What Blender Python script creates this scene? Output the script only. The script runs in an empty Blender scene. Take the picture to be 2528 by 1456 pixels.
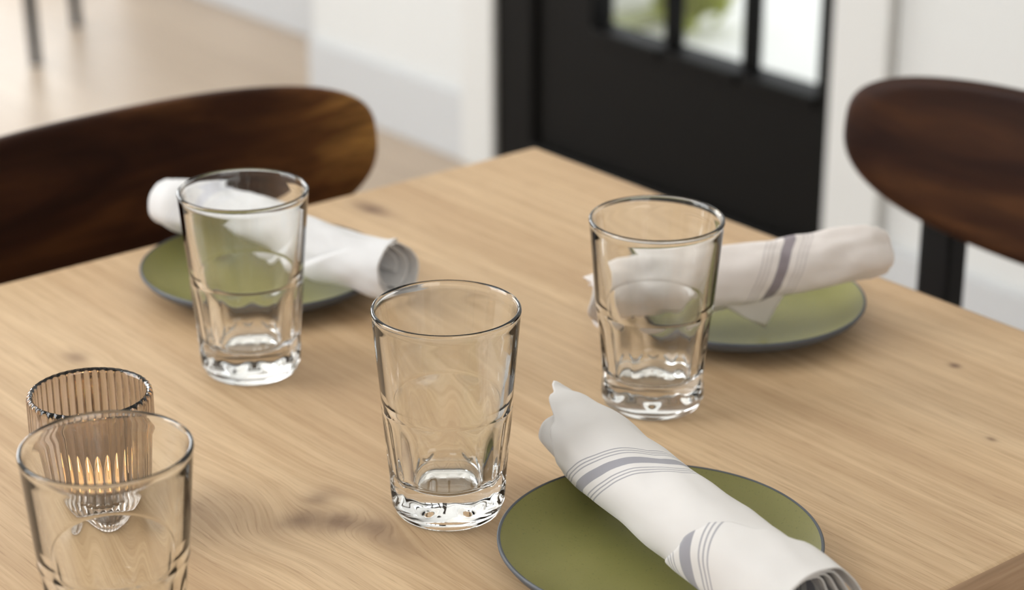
import bpy, bmesh, math, random
from mathutils import Vector, Matrix, noise
random.seed(4)
PI = math.pi
SC = bpy.context.scene
COL = SC.collection

# ---------------------------------------------------------------- camera
cam_d = bpy.data.cameras.new('camera')
cam_d.sensor_width = 36.0
cam_d.lens = 76.9
cam_d.clip_start = 0.05
cam = bpy.data.objects.new('camera', cam_d)
COL.objects.link(cam)
cam.location = (0, 0, 1.335)
cam.rotation_euler = (math.radians(90 - 21.94), 0, math.radians(-39.35))
cam_d.dof.use_dof = True
cam_d.dof.focus_distance = 1.20
cam_d.dof.aperture_fstop = 6.2
SC.camera = cam

# ---------------------------------------------------------------- world, light, exposure
SC.view_settings.view_transform = 'Standard'
SC.view_settings.look = 'None'
SC.view_settings.gamma = 1
SC.view_settings.exposure = -0.20
SC.cycles.max_bounces = 20
SC.cycles.diffuse_bounces = 8
SC.cycles.transmission_bounces = 18
SC.cycles.transparent_max_bounces = 12
SC.cycles.sample_clamp_indirect = 6.0
world = bpy.data.worlds.new('world')
SC.world = world
world.use_nodes = True
wn = world.node_tree.nodes
bg = wn['Background']
bg.inputs['Color'].default_value = (0.95, 0.98, 1.0, 1)
bg.inputs['Strength'].default_value = 2.2


def area_light(name, loc, direction, sx, sy, watts, color=(1, 1, 1)):
    d = bpy.data.lights.new(name, 'AREA')
    d.shape = 'RECTANGLE'
    d.size, d.size_y = sx, sy
    d.energy = watts
    d.color = color
    o = bpy.data.objects.new(name, d)
    COL.objects.link(o)
    o.location = loc
    o.rotation_euler = Vector(direction).to_track_quat('-Z', 'Y').to_euler()
    return o


# daylight through the tall windows of the left wall and of the far wall
area_light('daylight_side_window', (-1.38, 2.8, 2.05), (1, -0.25, -0.35), 2.1, 2.0, 112, (0.97, 0.985, 1.0))
area_light('daylight_far_window', (0.8, 6.36, 1.45), (0, -1, 0), 2.9, 2.2, 120, (0.97, 0.985, 1.0))
area_light('near_fill_light', (0.0, -2.36, 1.7), (0, 1, 0), 2.2, 1.6, 18, (1.0, 0.97, 0.92))  # added fill lamp, set at the window opening behind the camera
area_light('added_floor_glare', (2.64, 5.55, 1.15), (-1, 0, 0), 1.0, 1.9, 22, (1, 0.99, 0.96))  # added lamp at the unseen glazed door, for glare on the floor


# ---------------------------------------------------------------- material helpers
class NT:
    def __init__(self, name):
        self.m = bpy.data.materials.new(name)
        self.m.use_nodes = True
        self.t = self.m.node_tree
        self.b = self.t.nodes['Principled BSDF']

    def n(self, kind, **kw):
        nd = self.t.nodes.new(kind)
        for k, v in kw.items():
            setattr(nd, k, v)
        return nd

    def set(self, sock, v):
        if hasattr(v, 'is_output') or isinstance(v, bpy.types.NodeSocket):
            self.t.links.new(v, sock)
        else:
            sock.default_value = v

    def math(self, op, a, b=0.0, c=None):
        nd = self.n('ShaderNodeMath', operation=op)
        self.set(nd.inputs[0], a)
        self.set(nd.inputs[1], b)
        if c is not None:
            self.set(nd.inputs[2], c)
        return nd.outputs[0]

    def mix(self, f, a, b, mode='MIX'):
        nd = self.n('ShaderNodeMix', data_type='RGBA', blend_type=mode)
        self.set(nd.inputs[0], f)
        self.set(nd.inputs[6], a)
        self.set(nd.inputs[7], b)
        return nd.outputs[2]

    def mapping(self, src, scale=(1, 1, 1), loc=(0, 0, 0), rot=(0, 0, 0)):
        nd = self.n('ShaderNodeMapping')
        self.t.links.new(src, nd.inputs[0])
        nd.inputs['Scale'].default_value = scale
        nd.inputs['Location'].default_value = loc
        nd.inputs['Rotation'].default_value = rot
        return nd.outputs[0]

    def noise(self, vec, scale, detail=4, rough=0.55, dist=0.0):
        nd = self.n('ShaderNodeTexNoise')
        self.t.links.new(vec, nd.inputs['Vector'])
        nd.inputs['Scale'].default_value = scale
        nd.inputs['Detail'].default_value = detail
        nd.inputs['Roughness'].default_value = rough
        nd.inputs['Distortion'].default_value = dist
        return nd.outputs['Fac']

    def ramp(self, f, stops):
        nd = self.n('ShaderNodeValToRGB')
        self.set(nd.inputs[0], f)
        e = nd.color_ramp.elements
        while len(e) < len(stops):
            e.new(0.5)
        for el, (p, c) in zip(e, stops):
            el.position = p
            el.color = c if len(c) == 4 else (*c, 1)
        return nd.outputs[0]

    def bump(self, h, strength=0.2, dist=0.001):
        nd = self.n('ShaderNodeBump')
        nd.inputs['Strength'].default_value = strength
        nd.inputs['Distance'].default_value = dist
        self.set(nd.inputs['Height'], h)
        self.t.links.new(nd.outputs[0], self.b.inputs['Normal'])

    def obj(self):
        return self.n('ShaderNodeTexCoord').outputs['Object']

    def p(self, **kw):
        for k, v in kw.items():
            self.set(self.b.inputs[k.replace('_', ' ')], v)
        return self


def simple(name, col, rough=0.5, **kw):
    m = NT(name)
    m.p(Base_Color=(*col, 1), Roughness=rough, **kw)
    return m.m


def paint(name, col, rough=0.6, var=0.03, scale=6):
    m = NT(name)
    f = m.noise(m.obj(), scale, 5)
    a = tuple(c * (1 - var) for c in col)
    b = tuple(min(1, c * (1 + var)) for c in col)
    m.p(Base_Color=m.mix(f, (*a, 1), (*b, 1)), Roughness=rough)
    m.bump(m.noise(m.obj(), 180, 3), 0.08, 0.001)
    return m.m


def oak_table():
    m = NT('light_oak')
    co = m.obj()
    # knots: grain bends round them; (x, y, length along grain, width, darkness)
    knots = [(-0.5446, 0.2871, .011, .016, .80), (-0.5300, 0.2710, .012, .015, .85), (-0.5180, 0.3030, .011, .013, .55),
             (-0.5172, 0.2520, .013, .012, .60), (-0.5180, 0.2290, .016, .009, .45), (-0.5740, 0.3270, .036, .022, .28),
             (-0.530, 0.575, .012, .008, .55), (-0.204, 0.690, .022, .010, .85),
             (-0.086, 0.194, .0042, .0032, 1.0), (-0.156, 0.106, .004, .0024, .9)]
    sep = m.n('ShaderNodeSeparateXYZ')
    m.t.links.new(co, sep.inputs[0])
    X, Y = sep.outputs[0], sep.outputs[1]
    wob = m.noise(m.mapping(co, (1, 1, 1)), 55, 4)
    masks = []
    shift = None
    for kx, ky, ly, wx, dk in knots:
        dx = m.math('DIVIDE', m.math('SUBTRACT', X, kx), wx)
        dy = m.math('DIVIDE', m.math('SUBTRACT', Y, ky), ly)
        r2 = m.math('ADD', m.math('MULTIPLY', dx, dx), m.math('MULTIPLY', dy, dy))
        r2 = m.math('ADD', r2, m.math('MULTIPLY', m.math('SUBTRACT', wob, 0.5), 1.3))
        g = m.math('EXPONENT', m.math('MULTIPLY', r2, -1.0))
        masks.append((m.math('MULTIPLY', g, dk)))
        wide = m.math('EXPONENT', m.math('MULTIPLY', r2, -0.22))
        s = m.math('MULTIPLY', m.math('MULTIPLY', wide, dx), wx * 0.5)
        shift = s if shift is None else m.math('ADD', shift, s)
    Xs = m.math('SUBTRACT', X, shift)
    comb = m.n('ShaderNodeCombineXYZ')
    m.set(comb.inputs[0], Xs)
    m.set(comb.inputs[1], Y)
    bent = comb.outputs[0]
    broad = m.noise(m.mapping(bent, (1.0, 0.10, 1)), 16, 3, 0.5, 0.3)
    mid = m.noise(m.mapping(bent, (1.0, 0.030, 1)), 90, 5, 0.6, 0.25)
    fine = m.noise(m.mapping(bent, (1.0, 0.022, 1)), 420, 3, 0.6)
    pores = m.noise(m.mapping(bent, (1.0, 0.035, 1)), 900, 2, 0.5)
    # boards glued side by side, each a slightly different tone
    cell = m.math('FLOOR', m.math('DIVIDE', m.math('ADD', X, 3.04), 0.135))
    wn_ = m.n('ShaderNodeTexWhiteNoise', noise_dimensions='1D')
    m.set(wn_.inputs['W'], cell)
    tone = wn_.outputs[0]
    c = m.ramp(broad, [(0.25, (.520, .350, .200)), (0.52, (.650, .465, .280)), (0.78, (.720, .540, .345))])
    c = m.mix(m.math('MULTIPLY', tone, 0.30), c, (.500, .315, .165, 1))
    c = m.mix(m.ramp(mid, [(0.42, (.38, .38, .38)), (0.60, (0, 0, 0))]), c, (.390, .242, .122, 1))
    c = m.mix(m.ramp(fine, [(0.38, (.36, .36, .36)), (0.56, (0, 0, 0))]), c, (.395, .250, .130, 1))
    c = m.mix(m.ramp(pores, [(0.30, (.40, .40, .40)), (0.42, (0, 0, 0))]), c, (.28, .165, .08, 1))
    for g in masks:
        c = m.mix(g, c, (.185, .106, .060, 1))
    m.p(Base_Color=c, Roughness=m.math('ADD', 0.44, m.math('MULTIPLY', mid, 0.14)))
    m.b.inputs['Specular IOR Level'].default_value = 0.35
    m.bump(m.math('ADD', fine, m.math('MULTIPLY', pores, 0.7)), 0.10, 0.0006)
    return m.m


def oak_endgrain():
    m = NT('oak_table_edge')
    co = m.obj()
    a = m.noise(m.mapping(co, (0.06, 1, 1)), 120, 5, 0.6, 0.4)
    c = m.ramp(a, [(0.3, (.330, .205, .115)), (0.55, (.450, .290, .175)), (0.75, (.560, .385, .245))])
    m.p(Base_Color=c, Roughness=0.5)
    return m.m


def walnut():
    m = NT('dark_walnut')
    co = m.obj()
    a = m.noise(m.mapping(co, (0.22, 1, 1), loc=(.3, 0, .2)), 17, 4, 0.55, 0.9)
    b = m.noise(m.mapping(co, (0.05, 1, 1)), 160, 3, 0.6)
    sep = m.n('ShaderNodeSeparateXYZ')
    m.t.links.new(co, sep.inputs[0])
    # the veneer grows lighter towards one end
    end_tone = m.math('MULTIPLY', m.math('POWER', m.math('MAXIMUM', m.math('MULTIPLY', sep.outputs[0], -4.1), 0.0), 1.6), 0.48)
    a = m.math('ADD', a, end_tone)
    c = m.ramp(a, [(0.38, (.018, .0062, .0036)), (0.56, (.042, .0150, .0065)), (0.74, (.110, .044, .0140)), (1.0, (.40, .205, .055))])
    c = m.mix(m.ramp(b, [(0.4, (.35, .35, .35)), (0.6, (0, 0, 0))]), c, (.022, .009, .005, 1))
    m.p(Base_Color=c, Roughness=0.48)
    m.b.inputs['Specular IOR Level'].default_value = 0.10
    return m.m


def floor_oak():
    m = NT('pale_oak_floor')
    co = m.obj()
    br = m.n('ShaderNodeTexBrick')
    m.t.links.new(m.mapping(co, (1, 1, 1), rot=(0, 0, PI / 2)), br.inputs['Vector'])
    br.inputs['Scale'].default_value = 1
    br.inputs['Brick Width'].default_value = 1.9
    br.inputs['Row Height'].default_value = 0.18
    br.inputs['Mortar Size'].default_value = 0.0015
    br.inputs['Color1'].default_value = (.42, .325, .235, 1)
    br.inputs['Color2'].default_value = (.36, .27, .19, 1)
    br.inputs['Mortar'].default_value = (.22, .15, .10, 1)
    g = m.noise(m.mapping(co, (1, 0.05, 1)), 60, 5, 0.6, 0.3)
    c = m.mix(m.ramp(g, [(0.4, (.3, .3, .3)), (0.62, (0, 0, 0))]), br.outputs[0], (.28, .20, .13, 1))
    m.p(Base_Color=c, Roughness=0.37)
    return m.m


def glass_mat(name, col, ior=1.47, rough=0.0):
    m = NT(name)
    m.p(Base_Color=(*col, 1), Roughness=rough, IOR=ior)
    m.b.inputs['Transmission Weight'].default_value = 1.0
    return m.m


def plate_glaze():
    m = NT('olive_green_glaze')
    co = m.obj()
    a = m.noise(co, 9, 4, 0.5, 0.5)
    b = m.noise(co, 700, 2, 0.5)
    c = m.ramp(a, [(0.3, (.195, .190, .058)), (0.7, (.260, .245, .086))])
    c = m.mix(m.ramp(b, [(0.62, (0, 0, 0)), (0.72, (.35, .35, .35))]), c, (.10, .105, .04, 1))
    m.p(Base_Color=c, Roughness=0.42)
    m.b.inputs['Specular IOR Level'].default_value = 0.3
    m.bump(a, 0.03, 0.002)
    return m.m


def linen(name, stripe=(.225, .225, .265), base=(.70, .68, .665), thin=0.75, thick=0.85):
    """White napkin cloth; the woven stripes run along UV.x = 0 (metres * 10)."""
    m = NT(name)
    uv = m.n('ShaderNodeUVMap').outputs[0]
    sep = m.n('ShaderNodeSeparateXYZ')
    m.t.links.new(uv, sep.inputs[0])
    u = m.math('MULTIPLY', sep.outputs[0], 0.1)
    au = m.math('ABSOLUTE', u)
    wv = m.noise(m.mapping(uv, (1, 1, 1)), 900, 1)

    def band(center, half, soft):
        d = m.math('ABSOLUTE', m.math('SUBTRACT', au, center))
        nd = m.n('ShaderNodeMapRange')
        m.set(nd.inputs[0], d)
        nd.inputs[1].default_value = half + soft
        nd.inputs[2].default_value = half - soft
        nd.inputs[3].default_value = 0
        nd.inputs[4].default_value = 1
        return nd.outputs[0]
    mask = m.math('MULTIPLY', band(0.0, 0.0042, 0.00025), thick)
    for cc in (.0100, .0131, .0162):
        mask = m.math('MAXIMUM', mask, m.math('MULTIPLY', band(cc, 0.00058, 0.0002), thin))
    mask = m.math('MULTIPLY', mask, m.math('ADD', 0.62, m.math('MULTIPLY', wv, 0.7)))
    big = m.noise(m.mapping(uv, (1, 1, 1)), 6, 3)
    c = m.mix(big, (base[0] * .97, base[1] * .965, base[2] * .955, 1), (*base, 1))
    c = m.mix(mask, c, (*stripe, 1))
    m.p(Base_Color=c, Roughness=0.9)
    m.b.inputs['Sheen Weight'].default_value = 0.15
    # weave: fine diagonal twill
    wave = m.n('ShaderNodeTexWave')
    m.t.links.new(m.mapping(uv, (1, 1, 1), rot=(0, 0, 0.7)), wave.inputs['Vector'])
    wave.inputs['Scale'].default_value = 60
    wave.inputs['Distortion'].default_value = 0.6
    m.bump(m.math('ADD', m.math('MULTIPLY', wave.outputs['Fac'], 0.5), wv), 0.12, 0.0004)
    return m.m


M = {}
M['oak'] = oak_table()
M['oak_edge'] = oak_endgrain()
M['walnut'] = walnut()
M['floor'] = floor_oak()
M['glass'] = glass_mat('clear_tumbler_glass', (.985, .995, .990))
M['smoke'] = glass_mat('smoked_grey_brown_glass', (.62, .56, .52))
M['pane'] = glass_mat('window_pane_glass', (.99, 1, .995), 1.45)
M['glaze'] = plate_glaze()
M['stone'] = paint('slate_grey_stoneware', (.075, .085, .100), 0.5, .15, 60)
M['wall'] = paint('white_wall_paint', (.615, .62, .61), 0.7, .02, 2)
M['ceil'] = paint('white_ceiling_paint', (.90, .90, .88), 0.8, .02, 2)
M['trimw'] = paint('white_trim_paint', (.60, .60, .585), 0.42, .02, 3)
M['skirt'] = paint('pale_grey_baseboard_paint', (.50, .51, .52), 0.45, .02, 3)
M['black'] = paint('black_door_paint', (.0032, .0028, .0022), 0.55, .10, 8)
M['black'].node_tree.nodes['Principled BSDF'].inputs['Specular IOR Level'].default_value = 0.12
M['metal'] = paint('black_powder_coat', (.005, .005, .0055), 0.5, .10, 30)
M['metal'].node_tree.nodes['Principled BSDF'].inputs['Specular IOR Level'].default_value = 0.2
M['linen_a'] = linen('linen_grey_stripe')
M['linen_b'] = linen('linen_faint_blue_stripe', (.46, .47, .56), (.68, .675, .68), .35, .5)
M['linen_c'] = linen('linen_mauve_stripe', (.150, .120, .150), (.70, .645, .615), .35, .85)
M['wax'] = simple('white_candle_wax', (.85, .78, .66), 0.45)
M['wax'].node_tree.nodes['Principled BSDF'].inputs['Subsurface Weight'].default_value = 0.3
M['wax'].node_tree.nodes['Principled BSDF'].inputs['Subsurface Radius'].default_value = (.01, .006, .003)
M['tin'] = simple('aluminium_cup', (.75, .74, .72), 0.3, Metallic=1.0)
M['wick'] = simple('charred_wick', (.02, .015, .012), 0.9)
fl = NT('candle_flame')
fl.p(Base_Color=(1, .6, .2, 1))
fl.b.inputs['Emission Color'].default_value = (1, .56, .20, 1)
fl.b.inputs['Emission Strength'].default_value = 120
M['flame'] = fl.m
M['patio'] = paint('pale_patio_concrete', (.72, .72, .69), 0.8, .06, 3)
M['lawn'] = paint('grass_green', (.30, .32, .18), 0.9, .3, 14)
M['leaf'] = paint('yellow_green_leaf', (.42, .47, .10), 0.6, .3, 30)
M['planter'] = paint('white_planter_paint', (.82, .82, .80), 0.6, .02, 4)


# ---------------------------------------------------------------- object helpers
def mesh_obj(name, verts, faces, mat, parent=None, smooth=True, uvs=None, angle=None):
    me = bpy.data.meshes.new(name)
    me.from_pydata([tuple(v) for v in verts], [], faces)
    me.validate()
    bm = bmesh.new()
    bm.from_mesh(me)
    if uvs is None:
        bmesh.ops.recalc_face_normals(bm, faces=bm.faces)
    if smooth:
        for f in bm.faces:
            f.smooth = True
    if angle is not None:
        for e in bm.edges:
            if len(e.link_faces) == 2 and e.calc_face_angle(0) > math.radians(angle):
                e.smooth = False
    bm.to_mesh(me)
    bm.free()
    if uvs is not None:
        ul = me.uv_layers.new(name='UVMap')
        for lp in me.loops:
            ul.data[lp.index].uv = uvs[lp.vertex_index]
    for mm in (mat if isinstance(mat, (list, tuple)) else [mat]):
        me.materials.append(mm)
    o = bpy.data.objects.new(name, me)
    COL.objects.link(o)
    if parent is not None:
        o.parent = parent
    return o


def tag(o, label, cat, group=None):
    o['label'] = label
    o['category'] = cat
    if group:
        o['group'] = group
    return o


def structure(o):
    o['kind'] = 'structure'
    return o


def empty(name, loc=(0, 0, 0), rz=0.0):
    o = bpy.data.objects.new(name, None)
    o.empty_display_size = 0.05
    COL.objects.link(o)
    o.location = loc
    o.rotation_euler = (0, 0, rz)
    return o


def boxes(name, lst, mat, parent=None, bevel=0.0, seg=2):
    """One mesh made of bevelled boxes (x0,x1,y0,y1,z0,z1)."""
    bm = bmesh.new()
    for (x0, x1, y0, y1, z0, z1) in lst:
        r = bmesh.ops.create_cube(bm, size=1.0)
        bmesh.ops.scale(bm, vec=(x1 - x0, y1 - y0, z1 - z0), verts=r['verts'])
        bmesh.ops.translate(bm, vec=((x0 + x1) / 2, (y0 + y1) / 2, (z0 + z1) / 2), verts=r['verts'])
    if bevel > 0:
        bmesh.ops.bevel(bm, geom=list(bm.edges), offset=bevel, segments=seg, profile=0.5, affect='EDGES')
    me = bpy.data.meshes.new(name)
    bm.to_mesh(me)
    bm.free()
    me.materials.append(mat)
    o = bpy.data.objects.new(name, me)
    COL.objects.link(o)
    if parent is not None:
        o.parent = parent
    return o


def lathe(name, prof, mat, parent=None, n=96, smooth=True, angle=None, rfun=None, closed_profile=False, loc=None):
    """prof: list of (r, z); r==0 ends become poles. rfun(r, z, phi, i) may change the radius."""
    verts, faces, rows = [], [], []
    for i, (r, z) in enumerate(prof):
        if r <= 1e-7:
            rows.append([len(verts)])
            verts.append((0, 0, z))
        else:
            row = []
            for k in range(n):
                ph = 2 * PI * k / n
                rr, zz = (r, z) if rfun is None else rfun(r, z, ph, i)
                row.append(len(verts))
                verts.append((rr * math.cos(ph), rr * math.sin(ph), zz))
            rows.append(row)
    pairs = list(zip(rows[:-1], rows[1:]))
    if closed_profile:
        pairs.append((rows[-1], rows[0]))
    for a, b in pairs:
        for k in range(n):
            k2 = (k + 1) % n
            if len(a) == 1 and len(b) == 1:
                continue
            if len(a) == 1:
                faces.append((a[0], b[k], b[k2]))
            elif len(b) == 1:
                faces.append((a[k], b[0], a[k2]))
            else:
                faces.append((a[k], b[k], b[k2], a[k2]))
    o = mesh_obj(name, verts, faces, mat, parent, smooth, angle=angle)
    if loc is not None:
        o.location = loc
    return o


def tube(name, pts, radii, mat, parent=None, n=16):
    verts, faces = [], []
    pts = [Vector(p) for p in pts]
    for i, p in enumerate(pts):
        d = (pts[min(i + 1, len(pts) - 1)] - pts[max(i - 1, 0)]).normalized()
        a = d.orthogonal().normalized() if abs(d.z) < .9 else d.cross(Vector((0, 1, 0))).normalized()
        b = d.cross(a)
        for k in range(n):
            t = 2 * PI * k / n
            verts.append(p + a * radii[i] * math.cos(t) + b * radii[i] * math.sin(t))
    for i in range(len(pts) - 1):
        for k in range(n):
            k2 = (k + 1) % n
            faces.append((i * n + k, i * n + k2, (i + 1) * n + k2, (i + 1) * n + k))
    faces.append(tuple(range(n)))
    faces.append(tuple((len(pts) - 1) * n + k for k in range(n)))
    return mesh_obj(name, verts, faces, mat, parent, True, angle=50)


def copy_tree(o, parent=None):
    c = o.copy()
    COL.objects.link(c)
    if parent is not None:
        c.parent = parent
    for ch in list(o.children):
        copy_tree(ch, c)
    return c


# ---------------------------------------------------------------- the room
XW = 2.478            # face of the wall with the black door
DY0, DY1 = 2.219, 3.055   # door opening
R = dict(x0=-1.5, x1=2.76, y0=-2.5, y1=6.5, z1=3.3)

structure(boxes('floor', [(R['x0'] - .1, XW + .16, R['y0'] - .1, R['y1'] + .1, -0.06, 0.0),
                          (XW + .16, R['x1'] + .05, 3.67, R['y1'] + .1, -0.06, 0.0)], M['floor']))
structure(boxes('ceiling', [(R['x0'] - .1, R['x1'] + .2, R['y0'] - .1, R['y1'] + .1, R['z1'], R['z1'] + .08)], M['ceil']))
# wall with the door: thick pier, door opening cut out; beyond the pier the wall steps back
structure(boxes('wall_right', [
    (XW, XW + .16, R['y0'], DY0, 0, R['z1']),
    (XW, XW + .16, DY1, 3.67, 0, R['z1']),
    (XW, XW + .16, DY0, DY1, 2.12, R['z1']),
    (XW + .16, R['x1'] + .1, 3.55, 3.67, 0, R['z1']),
], M['wall']))
structure(boxes('wall_right_far', [
    (R['x1'], R['x1'] + .1, 3.67, 4.95, 0, R['z1']),
    (R['x1'], R['x1'] + .1, 6.15, R['y1'], 0, R['z1']),
    (R['x1'], R['x1'] + .1, 4.95, 6.15, 2.15, R['z1']),
], M['wall']))
structure(boxes('wall_left', [
    (R['x0'] - .1, R['x0'], R['y0'], 1.70, 0, R['z1']),
    (R['x0'] - .1, R['x0'], 3.90, R['y1'], 0, R['z1']),
    (R['x0'] - .1, R['x0'], 1.70, 3.90, 0, 1.0),
    (R['x0'] - .1, R['x0'], 1.70, 3.90, 3.1, R['z1']),
], M['wall']))
structure(boxes('wall_far', [
    (R['x0'], -.7, R['y1'], R['y1'] + .1, 0, R['z1']),
    (2.3, R['x1'], R['y1'], R['y1'] + .1, 0, R['z1']),
    (-.7, 2.3, R['y1'], R['y1'] + .1, 0, .32),
    (-.7, 2.3, R['y1'], R['y1'] + .1, 2.58, R['z1']),
], M['wall']))
structure(boxes('wall_near', [
    (R['x0'], -1.2, R['y0'] - .1, R['y0'], 0, R['z1']),
    (1.15, R['x1'], R['y0'] - .1, R['y0'], 0, R['z1']),
    (-1.2, 1.15, R['y0'] - .1, R['y0'], 0, .85),
    (-1.2, 1.15, R['y0'] - .1, R['y0'], 2.55, R['z1']),
], M['wall']))


def baseboard(name, lst):
    return structure(boxes(name, lst, M['skirt'], bevel=.003))


baseboard('baseboard_right', [(XW - .016, XW, R['y0'], DY0 - .115, 0, .135),
                              (XW - .016, XW, DY1 + .095, 3.67, 0, .135)])
baseboard('baseboard_right_far', [(R['x1'] - .016, R['x1'], 3.67, 4.87, 0, .135)])
# white casing round the black door
structure(boxes('trim_1', [(XW - .022, XW + .02, DY0 - .112, DY0, 0, 2.23),
                           (XW - .022, XW + .02, DY1, DY1 + .095, 0, 2.23),
                           (XW - .022, XW + .02, DY0, DY1, 2.12, 2.23)], M['trimw'], bevel=.004))


def window(name, axis, c, a0, a1, z0, z1, cols, rows):
    """A white muntined window in an x = c or y = c wall."""
    root = structure(empty(name))
    fr = []

    def add(p0, p1, q0, q1, t=.03):
        fr.append((c - t, c + t, p0, p1, q0, q1) if axis == 'x' else (p0, p1, c - t, c + t, q0, q1))
    add(a0, a0 + .06, z0, z1)
    add(a1 - .06, a1, z0, z1)
    add(a0, a1, z0, z0 + .06)
    add(a0, a1, z1 - .06, z1)
    for i in range(1, cols):
        p = a0 + (a1 - a0) * i / cols
        add(p - .016, p + .016, z0, z1, .018)
    for i in range(1, rows):
        q = z0 + (z1 - z0) * i / rows
        add(a0, a1, q - .014, q + .014, .018)
    boxes('window_frame', fr, M['trimw'], root)
    b = (c - .003, c + .003, a0, a1, z0, z1) if axis == 'x' else (a0, a1, c - .003, c + .003, z0, z1)
    boxes('window_pane', [b], M['pane'], root)
    return root


window('window_1', 'x', R['x0'] - .05, 1.70, 3.90, 1.0, 3.1, 3, 3)
window('window_2', 'y', R['y1'] + .05, -.7, 2.3, .32, 2.58, 4, 2)
window('window_3', 'y', R['y0'] - .05, -1.2, 1.15, .85, 2.55, 3, 2)
window('added_glare_door', 'x', R['x1'] + .05, 4.95, 6.15, .0, 2.15, 2, 4)  # unseen glazed door, added to put bright glare on the floor

# black glazed door
door = structure(empty('door_1'))
fx0, fx1 = XW + .000, XW + .055          # slab thickness
jam = boxes('door_frame', [(XW - .012, XW + .12, DY1 - .105, DY1, 0, 2.12),
                           (XW - .012, XW + .12, DY0, DY1, 2.06, 2.12)], M['black'], door, bevel=.004)
LX = [(2.264, 2.427), (2.441, 2.611), (2.626, 2.802)]   # lites seen in the photo, y ranges
ZR = [(.335, .87), (.885, 1.42), (1.435, 1.97)]
slab = [(fx0, fx1, DY0, LX[0][0], .012, 2.06), (fx0, fx1, LX[2][1], DY1 - .112, .012, 2.06),
        (fx0, fx1, LX[0][0], LX[2][1], .012, .335), (fx0, fx1, LX[0][0], LX[2][1], 1.97, 2.06)]
boxes('door_leaf', slab, M['black'], door)
mun = [(fx0 + .008, fx1 - .008, LX[0][1], LX[1][0], .335, 1.97), (fx0 + .008, fx1 - .008, LX[1][1], LX[2][0], .335, 1.97),
       (fx0 + .008, fx1 - .008, LX[0][0], LX[2][1], .87, .885), (fx0 + .008, fx1 - .008, LX[0][0], LX[2][1], 1.42, 1.435)]
boxes('muntin', mun, M['black'], door, bevel=.003)
bead = []
for (a, b) in LX:
    for (c, d) in ZR:
        bead += [(fx0 - .008, fx0 + .004, a, b, c - .020, c)]
boxes('glazing_bead', bead, M['black'], door, bevel=.003)
for (a, b) in LX:
    for (c, d) in ZR:
        boxes('door_pane', [(XW + .024, XW + .030, a - .002, b + .002, c - .002, d + .002)], M['pane'], door)
boxes('kick_rail', [(fx0 - .022, fx0, DY0, DY1 - .108, .012, .088)], M['black'], door, bevel=.006)
hb = tube('door_handle', [(fx0, 2.86, .98), (fx0 - .05, 2.86, .98), (fx0 - .055, 2.85, .98), (fx0 - .055, 2.745, .98)],
          [.010, .010, .009, .008], M['metal'], door)

# ---------------------------------------------------------------- outdoors, seen through the panes
structure(boxes('ground_outside', [(XW + .16, 9.0, -3.0, 3.55, -0.10, -0.05), (R['x1'] + .1, 9.0, 3.55, 9.0, -0.10, -0.05)], M['patio']))
tag(boxes('lawn_strip', [(3.42, 3.75, 3.79, 3.90, -.05, -.032)], M['lawn']),
    'strip of green grass on the pale paving outside the left door pane', 'grass')


def shrub(name, loc, h, rad, nleaf, label):
    root = empty(name, loc)
    verts, faces = [], []
    rnd = random.Random(7)
    for _ in range(nleaf):
        th = rnd.uniform(0, 2 * PI)
        u = rnd.random() ** .6
        p = Vector((math.cos(th) * rad * u, math.sin(th) * rad * u, h * (0.15 + .85 * rnd.random() * (1 - .6 * u * u))))
        d = Vector((math.cos(th), math.sin(th), rnd.uniform(.2, 1.2))).normalized()
        w = d.orthogonal().normalized()
        L, W = rnd.uniform(.04, .07), rnd.uniform(.010, .018)
        q = d.cross(w)
        b = len(verts)
        verts += [p, p + d * L * .5 + w * W + q * .004, p + d * L, p + d * L * .5 - w * W + q * .004, p + d * L * .5 - q * .006]
        faces += [(b, b + 1, b + 4), (b + 1, b + 2, b + 4), (b + 2, b + 3, b + 4), (b + 3, b, b + 4)]
    mesh_obj('foliage', verts, faces, M['leaf'], root)
    st = []
    for i in range(7):
        a = i * .9
        tube('stem', [(0.01 * math.cos(a), 0.01 * math.sin(a), 0), (rad * .5 * math.cos(a), rad * .5 * math.sin(a), h * .7)],
             [.005, .003], M['leaf'], root, 8)
    return tag(root, label, 'shrub')


shrub('garden_shrub', (3.60, 3.71, -.05), .20, .065, 300, 'low yellow green shrub on the paving outside, seen through the middle door pane')
pl = empty('garden_planter', (3.63, 4.01, -.05))
boxes('planter_box', [(-.16, .16, -.10, -.085, 0, .2), (-.16, .16, .085, .10, 0, .2), (-.16, -.145, -.085, .085, 0, .2),
                      (.145, .16, -.085, .085, 0, .2), (-.145, .145, -.085, .085, 0, .02)], M['planter'], pl)
boxes('soil', [(-.145, .145, -.085, .085, .02, .17)], M['stone'], pl)
tag(pl, 'white planter box standing outside, at the left edge of the left door pane', 'planter')

# ---------------------------------------------------------------- dining table
TX0, TX1, TY0, TY1, TZ = -.13, 1.1545, .6465, 1.3765, .75
table = empty('dining_table', (TX1, TY0, 0))
W, D = TX1 - TX0, TY1 - TY0


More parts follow.
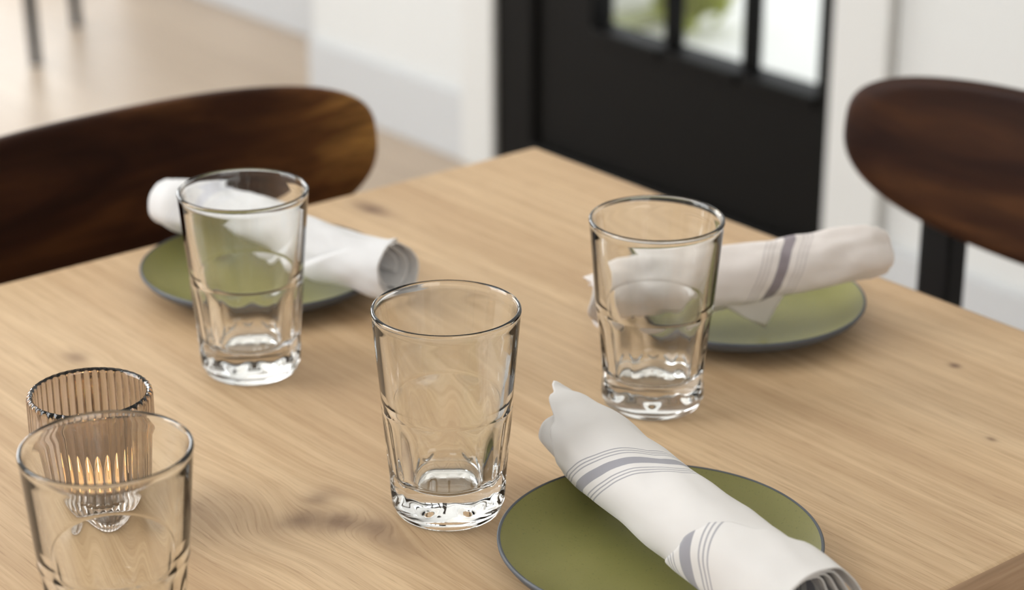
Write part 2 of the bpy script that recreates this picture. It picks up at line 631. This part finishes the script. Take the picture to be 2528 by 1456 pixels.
def table_top():
    bm = bmesh.new()
    r = bmesh.ops.create_cube(bm, size=1.0)
    bmesh.ops.scale(bm, vec=(W, D, .034), verts=r['verts'])
    bmesh.ops.translate(bm, vec=(-W / 2, D / 2, TZ - .017), verts=r['verts'])
    vert = [e for e in bm.edges if abs(e.verts[0].co.z - e.verts[1].co.z) > .01]
    bmesh.ops.bevel(bm, geom=vert, offset=.004, segments=3, profile=.5, affect='EDGES')
    top = [e for e in bm.edges if abs(e.verts[0].co.z - e.verts[1].co.z) < 1e-5 and len(e.link_faces) == 2
           and e.calc_face_angle(0) > .5]
    bmesh.ops.bevel(bm, geom=top, offset=.0045, segments=3, profile=.5, affect='EDGES')
    for k in range(1, 10):
        bmesh.ops.bisect_plane(bm, geom=list(bm.verts) + list(bm.edges) + list(bm.faces), dist=1e-6,
                               plane_co=(-W + W * k / 10, 0, 0), plane_no=(1, 0, 0))
    bm.normal_update()
    for f in bm.faces:
        f.smooth = f.calc_area() < .004
        f.material_index = 1 if abs(f.normal.z) < .93 else 0
    for e in bm.edges:
        if len(e.link_faces) == 2 and e.calc_face_angle(0) > math.radians(40):
            e.smooth = False
    me = bpy.data.meshes.new('table_top')
    bm.to_mesh(me)
    bm.free()
    me.materials.append(M['oak'])
    me.materials.append(M['oak_edge'])
    o = bpy.data.objects.new('table_top', me)
    COL.objects.link(o)
    o.parent = table


table_top()
boxes('apron', [(-W + .08, -.08, .07, .09, .63, TZ - .034), (-W + .08, -.08, D - .09, D - .07, .63, TZ - .034),
                (-W + .07, -W + .09, .07, D - .07, .63, TZ - .034), (-.09, -.07, .07, D - .07, .63, TZ - .034)], M['oak_edge'], table)
for sx in (-W + .05, -.11):
    for sy in (.05, D - .11):
        boxes('leg', [(sx, sx + .06, sy, sy + .06, 0, TZ - .034)], M['oak_edge'], table, bevel=.004)
tag(table, 'pale oak dining table set with green plates and glass tumblers', 'table')


# ---------------------------------------------------------------- chairs
def make_backrest(parent):
    """Bent oval plywood back: concave to the sitter (+y)."""
    hw, zc, up_h, dn_h, th, sag = .243, .7483, .0605, .084, .013, .0286
    N, rings = 96, [0.0, .25, .5, .72, .88, .965, .99, 1.0]

    def outline(a):
        c, s = math.cos(a), math.sin(a)
        if s >= 0:
            n_ = 3.19
            k = (abs(c) ** n_ + abs(s) ** n_) ** (-1 / n_)
            return hw * c * k, up_h * s * k
        n_ = 2.46
        k = (abs(c) ** n_ + abs(s) ** n_) ** (-1 / n_)
        return hw * c * k, dn_h * s * k

    def curve(x, dz, off):
        y = sag * (x / hw) ** 2 + -.124 * dz + off
        return Vector((x, y, zc + dz))
    verts, faces, rows = [], [], []
    seq = []
    for k in rings:                              # front face outwards
        inset = th / 2 * max(0, (k - .965) / .035) ** 3
        seq.append((k, th / 2 - inset * .85))
    for k in reversed(rings):
        inset = th / 2 * max(0, (k - .965) / .035) ** 3
        seq.append((k, -th / 2 + inset * .85))
    for k, off in seq:
        if k == 0:
            rows.append([len(verts)])
            verts.append(curve(0, 0, off))
        else:
            row = []
            for i in range(N):
                x, dz = outline(2 * PI * i / N)
                row.append(len(verts))
                verts.append(curve(x * k, dz * k, off))
            rows.append(row)
    for a, b in zip(rows[:-1], rows[1:]):
        for i in range(N):
            j = (i + 1) % N
            if len(a) == 1:
                faces.append((a[0], b[i], b[j]))
            elif len(b) == 1:
                faces.append((a[i], b[0], a[j]))
            else:
                faces.append((a[i], b[i], b[j], a[j]))
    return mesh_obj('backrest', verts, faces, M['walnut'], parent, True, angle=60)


def make_chair(name):
    root = empty(name)
    make_backrest(root)
    # seat: dished board
    n, verts, faces = 24, [], []
    for layer in (0, 1):
        for j in range(n + 1):
            for i in range(n + 1):
                u, v = i / n * 2 - 1, j / n * 2 - 1
                k = max(abs(u), abs(v))
                e = 5.0
                q = (abs(u) ** e + abs(v) ** e) ** (1 / e) if k > 0 else 1
                uu, vv = (u * k / q, v * k / q) if k > 0 else (0, 0)
                x = uu * (.195 - .02 * (1 - vv) * .5)
                y = .192 + vv * .192
                z = .452 - .010 * (1 - uu * uu) * (1 - vv * vv) - (.012 * max(0, vv) ** 3)
                edge = max(0, k - .9) / .1
                verts.append((x, y, z - (0 if layer == 0 else .018) + (-.004 * edge if layer == 0 else .004 * edge)))
    W1 = n + 1
    for j in range(n):
        for i in range(n):
            a = j * W1 + i
            faces.append((a, a + 1, a + W1 + 1, a + W1))
            b = a + W1 * W1
            faces.append((b, b + W1, b + W1 + 1, b + 1))
    for i in range(n):
        for (a, b) in ((i, i + 1), (n * W1 + i, n * W1 + i + 1), (i * W1, (i + 1) * W1), (i * W1 + n, (i + 1) * W1 + n)):
            faces.append((a, b, b + W1 * W1, a + W1 * W1))
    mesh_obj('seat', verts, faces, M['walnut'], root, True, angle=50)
    for s in (-1, 1):
        tube('leg', [(s * .165, .352, 0), (s * .161, .346, .22), (s * .156, .338, .431)], [.0125, .0145, .0155], M['metal'], root)
        # the rear leg runs up as the post that carries the backrest
        boxes('leg', [(s * .159 - .018, s * .159 + .018, -.030, -.004, 0, .735)], M['metal'], root, bevel=.003)
    boxes('seat_rail', [(-.160, .160, .328, .350, .405, .431), (-.141, .141, -.022, -.004, .405, .431),
                        (-.169, -.149, -.006, .330, .405, .431), (.149, .169, -.006, .330, .405, .431)], M['metal'], root, bevel=.002)
    return root


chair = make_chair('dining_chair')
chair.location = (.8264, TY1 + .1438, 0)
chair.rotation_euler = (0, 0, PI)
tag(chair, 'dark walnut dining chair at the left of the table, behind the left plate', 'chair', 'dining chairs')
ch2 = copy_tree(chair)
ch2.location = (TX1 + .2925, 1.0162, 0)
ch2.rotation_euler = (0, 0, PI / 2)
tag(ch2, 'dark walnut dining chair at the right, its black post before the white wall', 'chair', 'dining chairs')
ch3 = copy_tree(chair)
a3 = math.atan2(.235, .230)
# two of its feet stand on the floor at the upper left of the photo
cx, cy = 2.267, 4.40
ch3.rotation_euler = (0, 0, a3 + PI)
off = Matrix.Rotation(a3 + PI, 3, 'Z') @ Vector((0, .352, 0))
ch3.location = (cx - off.x, cy - off.y, 0)
tag(ch3, 'distant chair with thin black legs on the bright floor, at the upper left corner', 'chair', 'dining chairs')


# ---------------------------------------------------------------- tumblers
def make_tumbler(name):
    H, RB, RT, HS = .1253, .0313, .0421, .0662

    def line(z):
        return RB + (RT - RB) * z / H
    prof, kind = [], []
    for r, z in [(.0245 * k / 10, .0012 + .0020 * (1 - (k / 10) ** 2)) for k in range(11)]:
        prof.append((r, z)); kind.append('c')
    for r, z in ((.0255, .0008), (.0264, .0004), (.0272, .0001), (.0280, .0), (.0288, .00025), (.0296, .0008), (.0303, .0016),
                 (.0308, .0026), (.0312, .0037), (.0315, .0049)):
        prof.append((r, z)); kind.append('c')
    z = .0062
    while z < HS - .0008:
        prof.append((line(z) + .0006, z)); kind.append('f')
        z += .0009 if z < .024 else (.0022 if z < .03 else .005)
    prof.append((line(HS) + .0003, HS - .0008)); kind.append('f')
    for dr, dz in ((.0003, .0), (.0003, .0003), (.0002, .0007), (.0001, .0012), (0, .0022), (0, .0034)):
        prof.append((line(HS + dz) + dr, HS + dz)); kind.append('c')
    for k in range(1, 15):
        z = HS + .0034 + (H - .0026 - HS - .0034) * k / 14
        prof.append((line(z), z)); kind.append('c')
    for dr, dz in ((0, -.0020), (-.0001, -.0014), (-.0002, -.0009), (-.0005, -.0004), (-.0009, -.0001), (-.0012, 0), (-.0015, -.0001),
                   (-.0019, -.0004), (-.0022, -.0009), (-.00235, -.0014), (-.0024, -.0020), (-.0024, -.0028)):
        prof.append((RT + dr, H + dz)); kind.append('c')
    # inside
    for k in range(1, 25):
        z = H - .0028 - (H - .0028 - .030) * k / 24
        t = (z - .03) / (H - .03)
        prof.append((.0256 + (RT - .0024 - .0256) * t, z)); kind.append('c')
    for r, z in ((.02545, .0285), (.0252, .0262), (.0246, .0242), (.0236, .0226), (.0222, .0215), (.0205, .0207), (.017, .0199), (.010, .0192), (0, .0190)):
        prof.append((r, z)); kind.append('c')

    def rf(r, z, ph, i):
        if kind[i] != 'f':
            return r, z
        seg = 2 * PI / 8
        a = (ph + seg / 2) % seg - seg / 2
        dep = .938 + .024 * max(0, (z - .02) / (HS - .02))
        flat = r * dep / math.cos(a)
        # rounded arris between two panels
        d = r - flat
        flat = r - .5 * (d + math.sqrt(d * d + .0010 ** 2))
        # the flat panels start in arches above the round foot
        zs = .0118 - .0030 * math.cos(8 * ph)
        k = min(1, max(0, (z - zs) / .0065))
        k = k * k * (3 - 2 * k)
        k2 = min(1, max(0, (HS - z) / .0030))
        kk = k * k2
        return r + (flat - r) * kk, z
    return lathe(name, prof, M['glass'], n=160, rfun=rf, angle=28)


tum = make_tumbler('glass_tumbler')
GL = [((.684, .892), .52, 'clear glass tumbler in the middle of the table, nearest the front plate'),
      ((.7055, 1.132), .68, 'clear glass tumbler in front of the left plate and the left chair'),
      ((.874, .925), .03, 'clear glass tumbler in front of the right plate and its mauve striped napkin'),
      ((.4495, .856), .30, 'clear glass tumbler in front of the ribbed candle holder, cut off by the bottom edge')]
for i, ((x, y), rz, lab) in enumerate(GL):
    o = tum if i == 0 else tum.copy()
    if i:
        COL.objects.link(o)
    o.location = (x, y, TZ + .0002)
    o.rotation_euler = (0, 0, rz)
    tag(o, lab, 'glass', 'glass tumblers on the table')


# ---------------------------------------------------------------- candle holder and tealight
def candle():
    cx, cy = .522, 1.008
    R0, H, NR = .0350, .080, 42
    prof, kind = [], []
    for r, z in ((0, .0012), (.020, .0012), (.026, .0010), (.029, 0), (.0322, .0006)):
        prof.append((r, z)); kind.append(0)
    prof.append((.0340, .0030)); kind.append(1)
    for k in range(0, 13):
        prof.append((R0, .0060 + (H - .0085) * k / 12 - .001)); kind.append(1)
    prof.append((R0 - .0006, H - .0010)); kind.append(.6)
    prof.append((R0 - .0020, H - .0001)); kind.append(.25)
    prof.append((R0 - .0034, H - .0008)); kind.append(0)
    for k in range(0, 9):
        prof.append((R0 - .0042, H - .0025 - (H - .018) * k / 8)); kind.append(0)
    for r, z in ((.0296, .0110), (.0270, .0090), (.015, .0085), (0, .0085)):
        prof.append((r, z)); kind.append(0)

    def rf(r, z, ph, i):
        k = kind[i]
        if not k:
            return r, z
        s = abs(math.sin(ph * NR / 2))          # rounded ribs with sharp valleys
        return r - .0016 * k * (1 - s ** .8), z
    o = lathe('candle_holder', prof, M['smoke'], n=NR * 12, rfun=rf, angle=55, loc=(cx, cy, TZ + .0002))
    tag(o, 'ribbed smoked grey glass candle holder with a lit tealight inside', 'candle holder')
    t = empty('tealight', (cx, cy, TZ + .0090))
    lathe('cup', [(0, 0), (.0180, 0), (.0188, .0008), (.0190, .0160), (.0194, .0166), (.0186, .0164), (.0184, .0010), (0, .0006)],
          M['tin'], t, 64, angle=40)
    lathe('wax', [(0, .0008), (.0181, .0010), (.0182, .0128), (.0160, .0122), (.006, .0115), (0, .0116)], M['wax'], t, 64)
    tube('wick', [(0, 0, .0110), (.0002, 0, .0160), (.0010, .0003, .0190)], [.0008, .0008, .0006], M['wick'], t, 10)
    lathe('flame', [(0, .0165), (.0013, .0173), (.0022, .0187), (.0024, .0202), (.0019, .0222), (.0010, .0243), (.0004, .0258), (0, .0265)],
          M['flame'], t, 32)
    tag(t, 'lit tealight candle inside the ribbed smoked glass holder', 'candle')


candle()


# ---------------------------------------------------------------- plates
def make_plate(name):
    root = empty(name)
    R0 = .0890
    glaze = [(0, .0060), (.030, .0060), (.048, .0063), (.060, .0074), (.070, .0098), (.078, .0128), (.0835, .0155), (.0872, .0178)]
    lathe('glazed_face', glaze + [(.0872, .0170), (.078, .0118), (.060, .0064), (.030, .0050), (0, .0050)], M['glaze'], root, 160, angle=60)
    rim = [(.0871, .0179), (.0882, .0183), (.0890, .0176), (.0889, .0162), (.0862, .0125), (.080, .0085), (.070, .0045), (.058, .0022), (.050, .0016),
           (.049, 0), (.046, 0), (.045, .0020), (0, .0022), (0, .0049), (.030, .0049), (.060, .0063), (.078, .0117), (.0871, .0169)]
    lathe('rim', rim, M['stone'], root, 160, angle=60, closed_profile=True)
    return root


plate = make_plate('side_plate')
PL = [((.732, .7655), 'olive green plate at the front edge of the table under the grey striped napkin'),
      ((.795, 1.2510), 'olive green plate at the left side of the table, behind the left tumbler'),
      ((1.0135, .9900), 'olive green plate at the right end of the table, under the mauve striped napkin')]
for i, ((x, y), lab) in enumerate(PL):
    o = plate if i == 0 else copy_tree(plate)
    o.location = (x, y, TZ + .0003)
    tag(o, lab, 'plate', 'green side plates on the table')


# ---------------------------------------------------------------- rolled napkins
def lerp_prof(prof, t):
    if t <= prof[0][0]:
        return prof[0][1]
    for (a, x), (b, y) in zip(prof[:-1], prof[1:]):
        if t <= b:
            k = (t - a) / (b - a)
            k = k * k * (3 - 2 * k)
            return x + (y - x) * k
    return prof[-1][1]


def napkin(name, P0, P1, rad, flat, mat, tstripe, skew=0.0, turns=3.0, phe=2.6, pitch=.0030, t0=None, t1=None,
           sag=None, flap=None, seed=0.0, wr=.0009, lift=None, extra=None):
    """A cloth rolled into a cylinder: a spiral sheet from P0 to P1, with an optional folded outer cuff."""
    P0, P1 = Vector(P0), Vector(P1)
    ax = P1 - P0
    L = ax.length
    a = ax.normalized()
    s = a.cross(Vector((0, 0, 1))).normalized()      # sideways
    n = s.cross(a).normalized()                      # up
    MT, PH = 110, 56
    verts, faces, uvs = [], [], []

    def wrinkle(t, ph):
        v = noise.noise(Vector((t * 5.0 + seed, math.cos(ph) * 1.3, math.sin(ph) * 1.3 + seed)))
        v2 = noise.noise(Vector((t * 13.0 + seed, math.cos(ph) * 2.2 + t * 3, math.sin(ph) * 2.2 + seed * 2)))
        v3 = noise.noise(Vector((t * 3.0 - math.sin(ph) * 1.6 + seed * 3, math.cos(ph) * .6 + t * 6, seed)))
        return wr * (1.5 * v + .7 * v2 + 1.6 * v3)

    def place(t, ph, r):
        c = P0 + ax * t
        if sag is not None:
            c = c + Vector((0, 0, sag(t)))
        fl_ = lerp_prof(flat, t)
        rr = r + wrinkle(t, ph) + (lift(t, ph) if lift else 0)
        return c + n * (rr * fl_ * math.cos(ph)) + s * (rr * math.sin(ph))
    tot = int(turns * PH)
    for i in range(tot + 1):
        rem = (tot - i) / PH                          # turns left to the outer edge
        ph = phe - rem * 2 * PI
        phm = ph % (2 * PI)
        for j in range(MT + 1):
            u = j / MT
            a0 = (t0(phm, rem) if t0 else 0.0)
            a1 = (t1(phm, rem) if t1 else 1.0)
            t = a0 + (a1 - a0) * u
            r = lerp_prof(rad, t) - pitch * rem
            r = max(r, .0025)
            verts.append(place(t, ph, r))
            us = (t * L - tstripe) + skew * ((ph + 2 * PI) if ph + 2 * PI > -.05 else -.05 + .35 * (ph + 2 * PI + .05))
            uvs.append((us * 10, (ph * lerp_prof(rad, t)) * 10))
    for i in range(tot):
        for j in range(MT):
            q = i * (MT + 1) + j
            faces.append((q, q + 1, q + MT + 2, q + MT + 1))
    if flap:
        ph0, ph1, tc, tend, rise, fu = flap
        base = len(verts)
        NP, NT_ = 60, 40
        for i in range(NP + 1):
            ph = ph0 + (ph1 - ph0) * i / NP
            for j in range(NT_ + 1):
                a0, a1 = tc(ph), tend(ph)
                t = a0 + (a1 - a0) * j / NT_
                k = min(1.0, (j / NT_) * 9)
                r = lerp_prof(rad, t) + .0007 + rise * (1 - (1 - k) ** 2) * 1.0
                verts.append(place(t, ph, r))
                uu, vv = fu(t * L, ph * .024)
                uvs.append((uu * 10, vv * 10))
        for i in range(NP):
            for j in range(NT_):
                q = base + i * (NT_ + 1) + j
                faces.append((q, q + 1, q + NT_ + 2, q + NT_ + 1))
    if extra:
        base = len(verts)
        ev, ef = extra(place)
        verts += ev
        uvs += [(3.0, 0.1 * k) for k in range(len(ev))]
        faces += [tuple(base + q for q in f) for f in ef]
    o = mesh_obj(name, verts, faces, mat, None, True, uvs=uvs)
    # move the origin to the napkin's base
    mid = (P0 + P1) / 2
    mid.z = min(v.z for v in verts if True) if not isinstance(verts[0], tuple) else mid.z
    o.data.transform(Matrix.Translation(-mid))
    o.location = mid
    md = o.modifiers.new('thickness', 'SOLIDIFY')
    md.thickness = .0008
    md.offset = -1
    return o


def sstep(a, b, x):
    k = min(1, max(0, (x - a) / (b - a)))
    return k * k * (3 - 2 * k)


def knots_fn(pts):
    return lambda p: lerp_prof(pts, p)


# front napkin: a pointed tip stands out over the table at the upper left, the open roll is at the lower right
def front_t0(p, rem):
    p = (p + PI) % (2 * PI) - PI
    outer = lerp_prof([(-3.1, .10), (-2.3, .06), (-1.5, .035), (-.95, .004), (-.45, -.010), (.1, .055), (.9, .145), (1.8, .20), (2.6, .20)], p)
    inner = .088 + .025 * (1 - math.cos(p - 1.3)) + .01 * rem
    return outer + (inner - outer) * sstep(.95, 1.15, rem)


nap = napkin('rolled_napkin', (.7560, .8940, .7905), (.7060, .6200, .7910),
             [(0, .0165), (.10, .0215), (.25, .0248), (.5, .0256), (.8, .0250), (1, .0240)],
             [(0, .75), (.2, .90), (.6, .93), (1, .95)], M['linen_a'], .1285, skew=.0235,
             turns=3.2, phe=-2.2, pitch=.0034, t0=front_t0,
             t1=lambda p, rem: 1.0 - .012 * min(rem, 3) - .015 * (1 + math.cos(p)),
             flap=(-1.5, 2.6, knots_fn([(-1.5, .96), (-.4, .86), (.05, .80), (.4, .735), (.65, .71), (1.2, .68), (2.3, .61), (2.7, .60)]),
                   lambda p: 1.004 - .015 * (1 + math.cos(p)), .0007,
                   lambda x, y: (.8 * (x - .0115 * y / .024 - .179), y)), seed=3.1, wr=.0011,
             lift=lambda t, ph: (.0085 * max(0, (.32 - t) / .33) * max(0, math.cos(ph + .70)) if ph > -8.3 else
                                 .0018 * max(0, (.24 - t) / .24) * sstep(.1, .8, math.sin(ph - .1))))
tag(nap, 'white rolled napkin with grey stripes lying across the front plate', 'napkin', 'rolled napkins on the plates')

# left napkin: bulb end over the table edge, open end towards the middle tumbler
nap2 = napkin('rolled_napkin', (.7700, 1.3500, .7950), (.8360, 1.1270, .7860),
              [(0, .0140), (.03, .0195), (.10, .0225), (.22, .0200), (.5, .0210), (.75, .0195), (1, .0210)],
              [(0, .95), (.3, .95), (1, .95)], M['linen_b'], .06, skew=.01,
              turns=3.0, phe=-2.3, pitch=.0034,
              t0=lambda p, rem: .0 + .02 * (1 - math.cos(p - 1.0)) + .01 * min(rem, 2),
              t1=lambda p, rem: 1.0 - .03 * min(rem, 3) - .03 * (1 + math.cos(p - .6)),
              flap=(.05, 2.6, lambda p: .60 + .32 * (2.2 - p) / 2.0, lambda p: .999 - .03 * (1 + math.cos(p - .6)), .0026,
                    lambda x, y: (x * .5 + y + .2, x)), seed=9.7, wr=.0014)
tag(nap2, 'white rolled napkin lying across the left plate, behind the left tumbler', 'napkin', 'rolled napkins on the plates')


# right napkin: smooth closed end over the plate rim, loose corner hanging onto the plate
def loose_corner(place):
    v, f = [], []
    a, b = place(.40, 2.0, .0225), place(.64, 1.75, .0195)
    c = Vector((1.0000, .9490, .7600))
    n_ = 10
    for i in range(n_ + 1):
        for j in range(n_ + 1):
            u, w = i / n_, j / n_
            p = (a * (1 - u) + b * u) * (1 - w) + (a * (1 - u) * .35 + c * (.65 + .35 * u)) * w
            v.append(p + Vector((0, 0, .003 * math.sin(PI * w) * math.sin(PI * u))))
    for i in range(n_):
        for j in range(n_):
            q = i * (n_ + 1) + j
            f.append((q, q + 1, q + n_ + 2, q + n_ + 1))
    return v, f


nap3 = napkin('rolled_napkin', (.8900, 1.0120, .7870), (1.0870, .9215, .8050),
              [(0, .0220), (.25, .0240), (.5, .0232), (.72, .0205), (.93, .0200), (.985, .0170), (1.0, .0125)],
              [(0, .85), (.5, .92), (1, .95)], M['linen_c'], .1480, skew=.012,
              turns=3.0, phe=-2.0, pitch=.0034,
              t0=lambda p, rem: .0 + .03 * (1 - math.cos(p - 1.0)) + .03 * math.sin(3 * p) * .5 + .01 * min(rem, 2),
              t1=lambda p, rem: 1.0 - .004 * min(rem, 3), seed=15.3, wr=.0022, extra=loose_corner)
tag(nap3, 'white rolled napkin with one mauve stripe lying across the right plate', 'napkin', 'rolled napkins on the plates')
